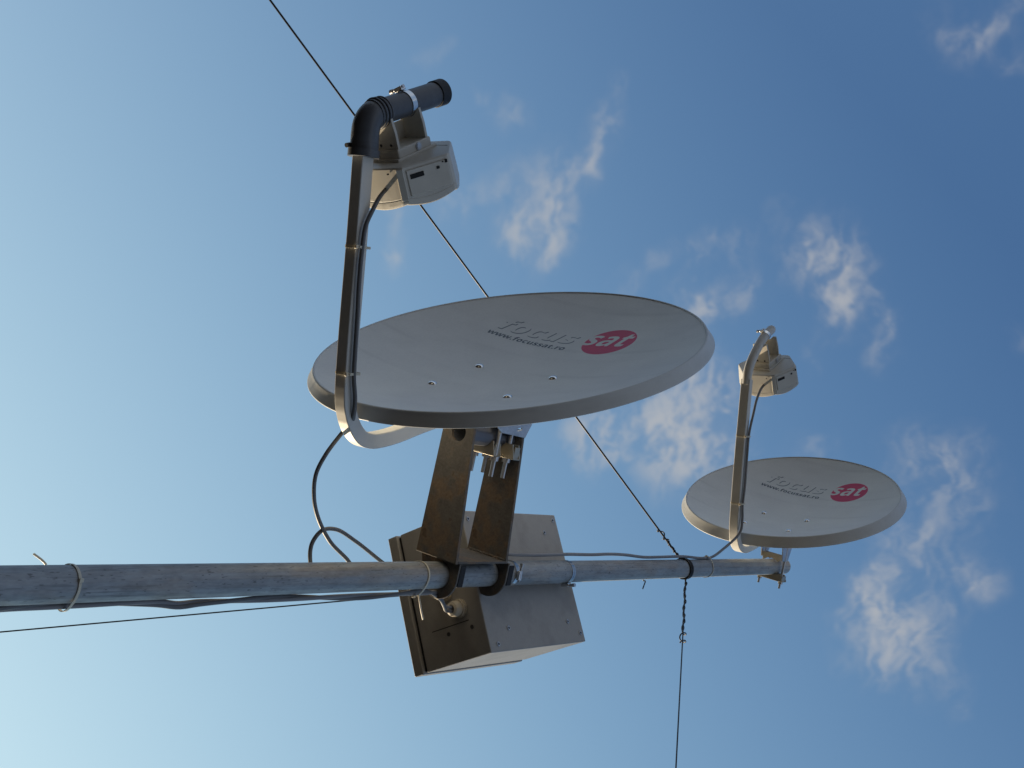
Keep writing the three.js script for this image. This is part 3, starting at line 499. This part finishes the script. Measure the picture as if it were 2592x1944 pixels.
{ // the pair of supply cables tied to the mast
  const base = [[0.4136, 0.6106], [0.4062, 0.6853], [0.4040, 0.7465], [0.4040, 0.7906], [0.4060, 0.868], [0.408, 0.9129], [0.4122, 0.9468], [0.410, 0.9804], [0.4091, 1.0373], [0.4081, 1.1133], [0.409, 1.1789], [0.4111, 1.2582], [0.4119, 1.3237], [0.4102, 1.4027], [0.4085, 1.4815]];
  for (const [k, label, ph] of [[0, 'supply cable tied along the mast, entering the lower gland of the box', 0], [1, 'second supply cable twisted with the first along the mast', Math.PI]]) {
    const pts = [V(0.412 + k * 0.006, -H, PZ + k * 0.006), V(0.412, -0.6, PZ)];
    base.forEach(([x, y]) => { for (const f of [0]) { const a = ph + y * 17; pts.push(V(x + 0.0026 * Math.cos(a), y, PZ + 0.0028 * Math.sin(a) + 0.002)); } });
    const sd = k ? 1 : -1;
    pts.push(V(0.4110 + sd * 0.0020, 1.505, -1.240), V(0.4225 + sd * 0.0030, 1.5320, -1.246 + sd * 0.003), V(0.4410 + sd * 0.0034, 1.566, -1.262 + sd * 0.0034), V(0.4560 + sd * 0.0034, 1.597, -1.280 + sd * 0.003), V(0.462 + sd * 0.0034, 1.628, -1.2905 + sd * 0.001), V(0.462 + sd * 0.0034, 1.650, -1.2908));
    cable('supply_cable', label, WORLD, pts, 0.0037, k ? M.cable : M.greyCable, 420, 'supply cables on the mast');
  }
}

// ───────────── cable ties ─────────────
function tie(F, label, centre, axis, xdir, outline, head, group, tail) {
  const z = axis.clone().normalize(), x = xdir.clone().sub(z.clone().multiplyScalar(xdir.dot(z))).normalize(), y = z.clone().cross(x), m = new THREE.Matrix4().makeBasis(x, y, z).setPosition(centre);
  const t = thing('cable_tie', label, 'cable tie', F, centre, group);
  part(t, 'strap', bandGeo(outline, 0.0011, 0.0042).applyMatrix4(m), M.nylon);
  part(t, 'head', bx([head[0], head[1], 0], [0.0056, 0.0052, 0.0062], 0.001).applyMatrix4(m), M.nylon);
  if (tail) { const c = curve(P3(tail)), g = new THREE.TubeGeometry(c, 20, 0.0017, 6, false); part(t, 'tail', g, M.nylon); }
  return t;
}
const armPt = (path, n) => { for (let i = 0; i < path.length - 1; i++) { const [v0, n0] = path[i], [v1, n1] = path[i + 1]; if (n <= n0 && n >= n1) { const f = (n0 - n) / (n0 - n1); return [V(0, v0 + (v1 - v0) * f, n), V(0, v0 - v1, n0 - n1).normalize()]; } } };
// outline round an arm of width w, height h, with a cable of radius r on its near upper side; x = u (near), y = across
const armTie = (w, h, r) => { const x0 = -w / 2 - 0.0004, x1 = w / 2 + 2 * r + 0.0006; return rrect(x1 - x0, h + 0.0008, 0.004).map(([a, b]) => [a + (x0 + x1) / 2, b]); };
for (const [F, path, n, w, h, label] of [[D1, arm1, 0.2635, 0.0242, 0.0254, 'pale cable tie halfway up the lower dish arm'], [D1, arm1, 0.0705, 0.0242, 0.0254, 'pale cable tie near the bend of the lower dish arm'], [D2, arm2, 0.2830, 0.0275, 0.020, 'pale cable tie halfway up the upper dish arm'], [D2, arm2, 0.0980, 0.0275, 0.020, 'pale cable tie near the bend of the upper dish arm']]) {
  const [p, d] = armPt(path, n); tie(F, label, p, d, V(1, 0, 0), armTie(w, h, 0.0037), [w / 2 + 0.004, -h / 2 - 0.0028], 'cable ties on the dish arms');
}
// outline round the pole and a cable beside it
const poleTie = (r, off, rc) => { const o = []; for (let i = 0; i < 72; i++) { const a = 2 * Math.PI * i / 72; const rr = r + 0.0006; const e = Math.max(0, Math.cos(a)); o.push([rr * Math.cos(a) + off * Math.pow(e, 3), rr * Math.sin(a)]); } return o; };
tie(WORLD, 'pale cable tie lowest on the mast, its cut tail sticking out', V(PX, 0.770, PZ), V(0.05, 1, -0.03), V(1, 0, 0), poleTie(R1, 0.010, 0.004), [-0.012, -0.0245], 'cable ties on the mast', [[0.3587, 0.7500, -1.272], [0.3523, 0.7421, -1.27], [0.3440, 0.7290, -1.27]]);
tie(WORLD, 'pale cable tie with a long loose tail beside the equipment box', V(PX, 1.454, PZ), V(0.06, 1, -0.05), V(1, 0, 0.1), poleTie(R1, 0.011, 0.004), [0.0385, 0.002], 'cable ties on the mast', [[0.4110, 1.4530, -1.232], [0.4203, 1.4562, -1.230], [0.4391, 1.4665, -1.230], [0.4566, 1.4774, -1.230]]);
tie(WORLD, 'pale thin cable tie high on the mast next to the black wire', V(PX, 2.612, PZ), V(-0.02, 1, -0.04), V(-1, 0, 0), poleTie(R2, 0.0078, 0.004), [0.032, -0.003], 'cable ties on the mast');

// ───────────── guy wires ─────────────
function helix(a, b, r, turns, ph, n = 12) { const d = b.clone().sub(a), L = d.length(), z = d.clone().normalize(), x = (Math.abs(z.y) < 0.9 ? V(0, 1, 0) : V(1, 0, 0)).cross(z).normalize(), y = z.clone().cross(x), o = []; const N = Math.round(turns * n); for (let i = 0; i <= N; i++) { const t = i / N, w = ph + t * turns * 2 * Math.PI; o.push(a.clone().add(z.clone().multiplyScalar(t * L)).add(x.clone().multiplyScalar(r * Math.cos(w))).add(y.clone().multiplyScalar(r * Math.sin(w)))); } return o; }
{ // the turns of black wire round the mast
  const t = thing('wire_wrap', 'several turns of black wire wound round the mast near its top', 'wire', WORLD, V(PX, 2.49, PZ));
  const pts = []; for (let i = 0; i <= 3.5 * 24; i++) { const a = i / 24 * 2 * Math.PI, wob = 0.0012 * Math.sin(i * 0.7); pts.push(V(PX + (R2 + 0.0022) * Math.cos(a), 2.480 + 0.0042 * i / 24 + wob + 0.004 * Math.cos(a), PZ + (R2 + 0.0022) * Math.sin(a))); }
  part(t, 'coil', cord(pts, 0.0021, 300, 8), M.wire);
}
function guy(label, start, g, r, splice) {
  const d = g.clone().sub(start).normalize(), t = thing('guy_wire', label, 'guy wire', WORLD, start, 'guy wires of the mast'), at = s => start.clone().add(d.clone().multiplyScalar(s)), L = start.distanceTo(g);
  const mid = at(L / 2).add(V(0, -0.004, 0));
  part(t, 'strand', cord([at(0.004), at(L * 0.25).add(V(0, -0.003, 0)), mid, at(L * 0.75).add(V(0, -0.003, 0)), at(L)], r, 60, 7), M.wire);
  if (splice) { for (const ph of [0, Math.PI]) part(t, 'twist', cord(helix(at(splice[0]), at(splice[1]), 0.0021, splice[2], ph).map((p, i) => p.add(V(0.0009 * Math.sin(i * 1.3 + ph), 0, 0.0014 * Math.sin(i * 0.37)))), 0.0018, 200, 6), M.wire); part(t, 'loose_turn', cord(helix(at(splice[1] - 0.004), at(splice[1] + splice[3]), splice[4], 1.6, 1, 16), 0.0016, 60, 6), M.wire); }
}
guy('black guy wire passing behind the lower dish', V(PX - 0.020, 2.487, PZ - 0.012), V(-3.6511, -H, -3.8765), 0.0025, [0.012, 0.070, 3.5, 0.040, 0.0060]);
guy('black guy wire with a long twisted splice hanging from the wire turns', V(PX + 0.0235, 2.492, PZ + 0.010), V(2.0357, -H, 1.2066), 0.0016, [0.004, 0.275, 4.2, 0.050, 0.0070]);
guy('thin dark guy wire leading away below the equipment box', V(PX + 0.012, 2.490, PZ - 0.022), V(1.6052, -H, -4.2233), 0.0017, null);
{ // bent end of wire sticking out of the mast
  const t = thing('wire_end', 'short bent end of black wire poking out below the mast', 'wire', WORLD, V(0.399, 2.30, -1.25));
  part(t, 'hook', cord(P3([[0.396, 2.296, -1.247], [0.4063, 2.3000, -1.25], [0.4088, 2.3110, -1.25], [0.4180, 2.3090, -1.25], [0.4274, 2.3063, -1.25]]), 0.0016, 30, 6), M.wire);
}

for (const o of scene.children) if (o.isGroup) delete o.base;
renderer.render(scene, camera);
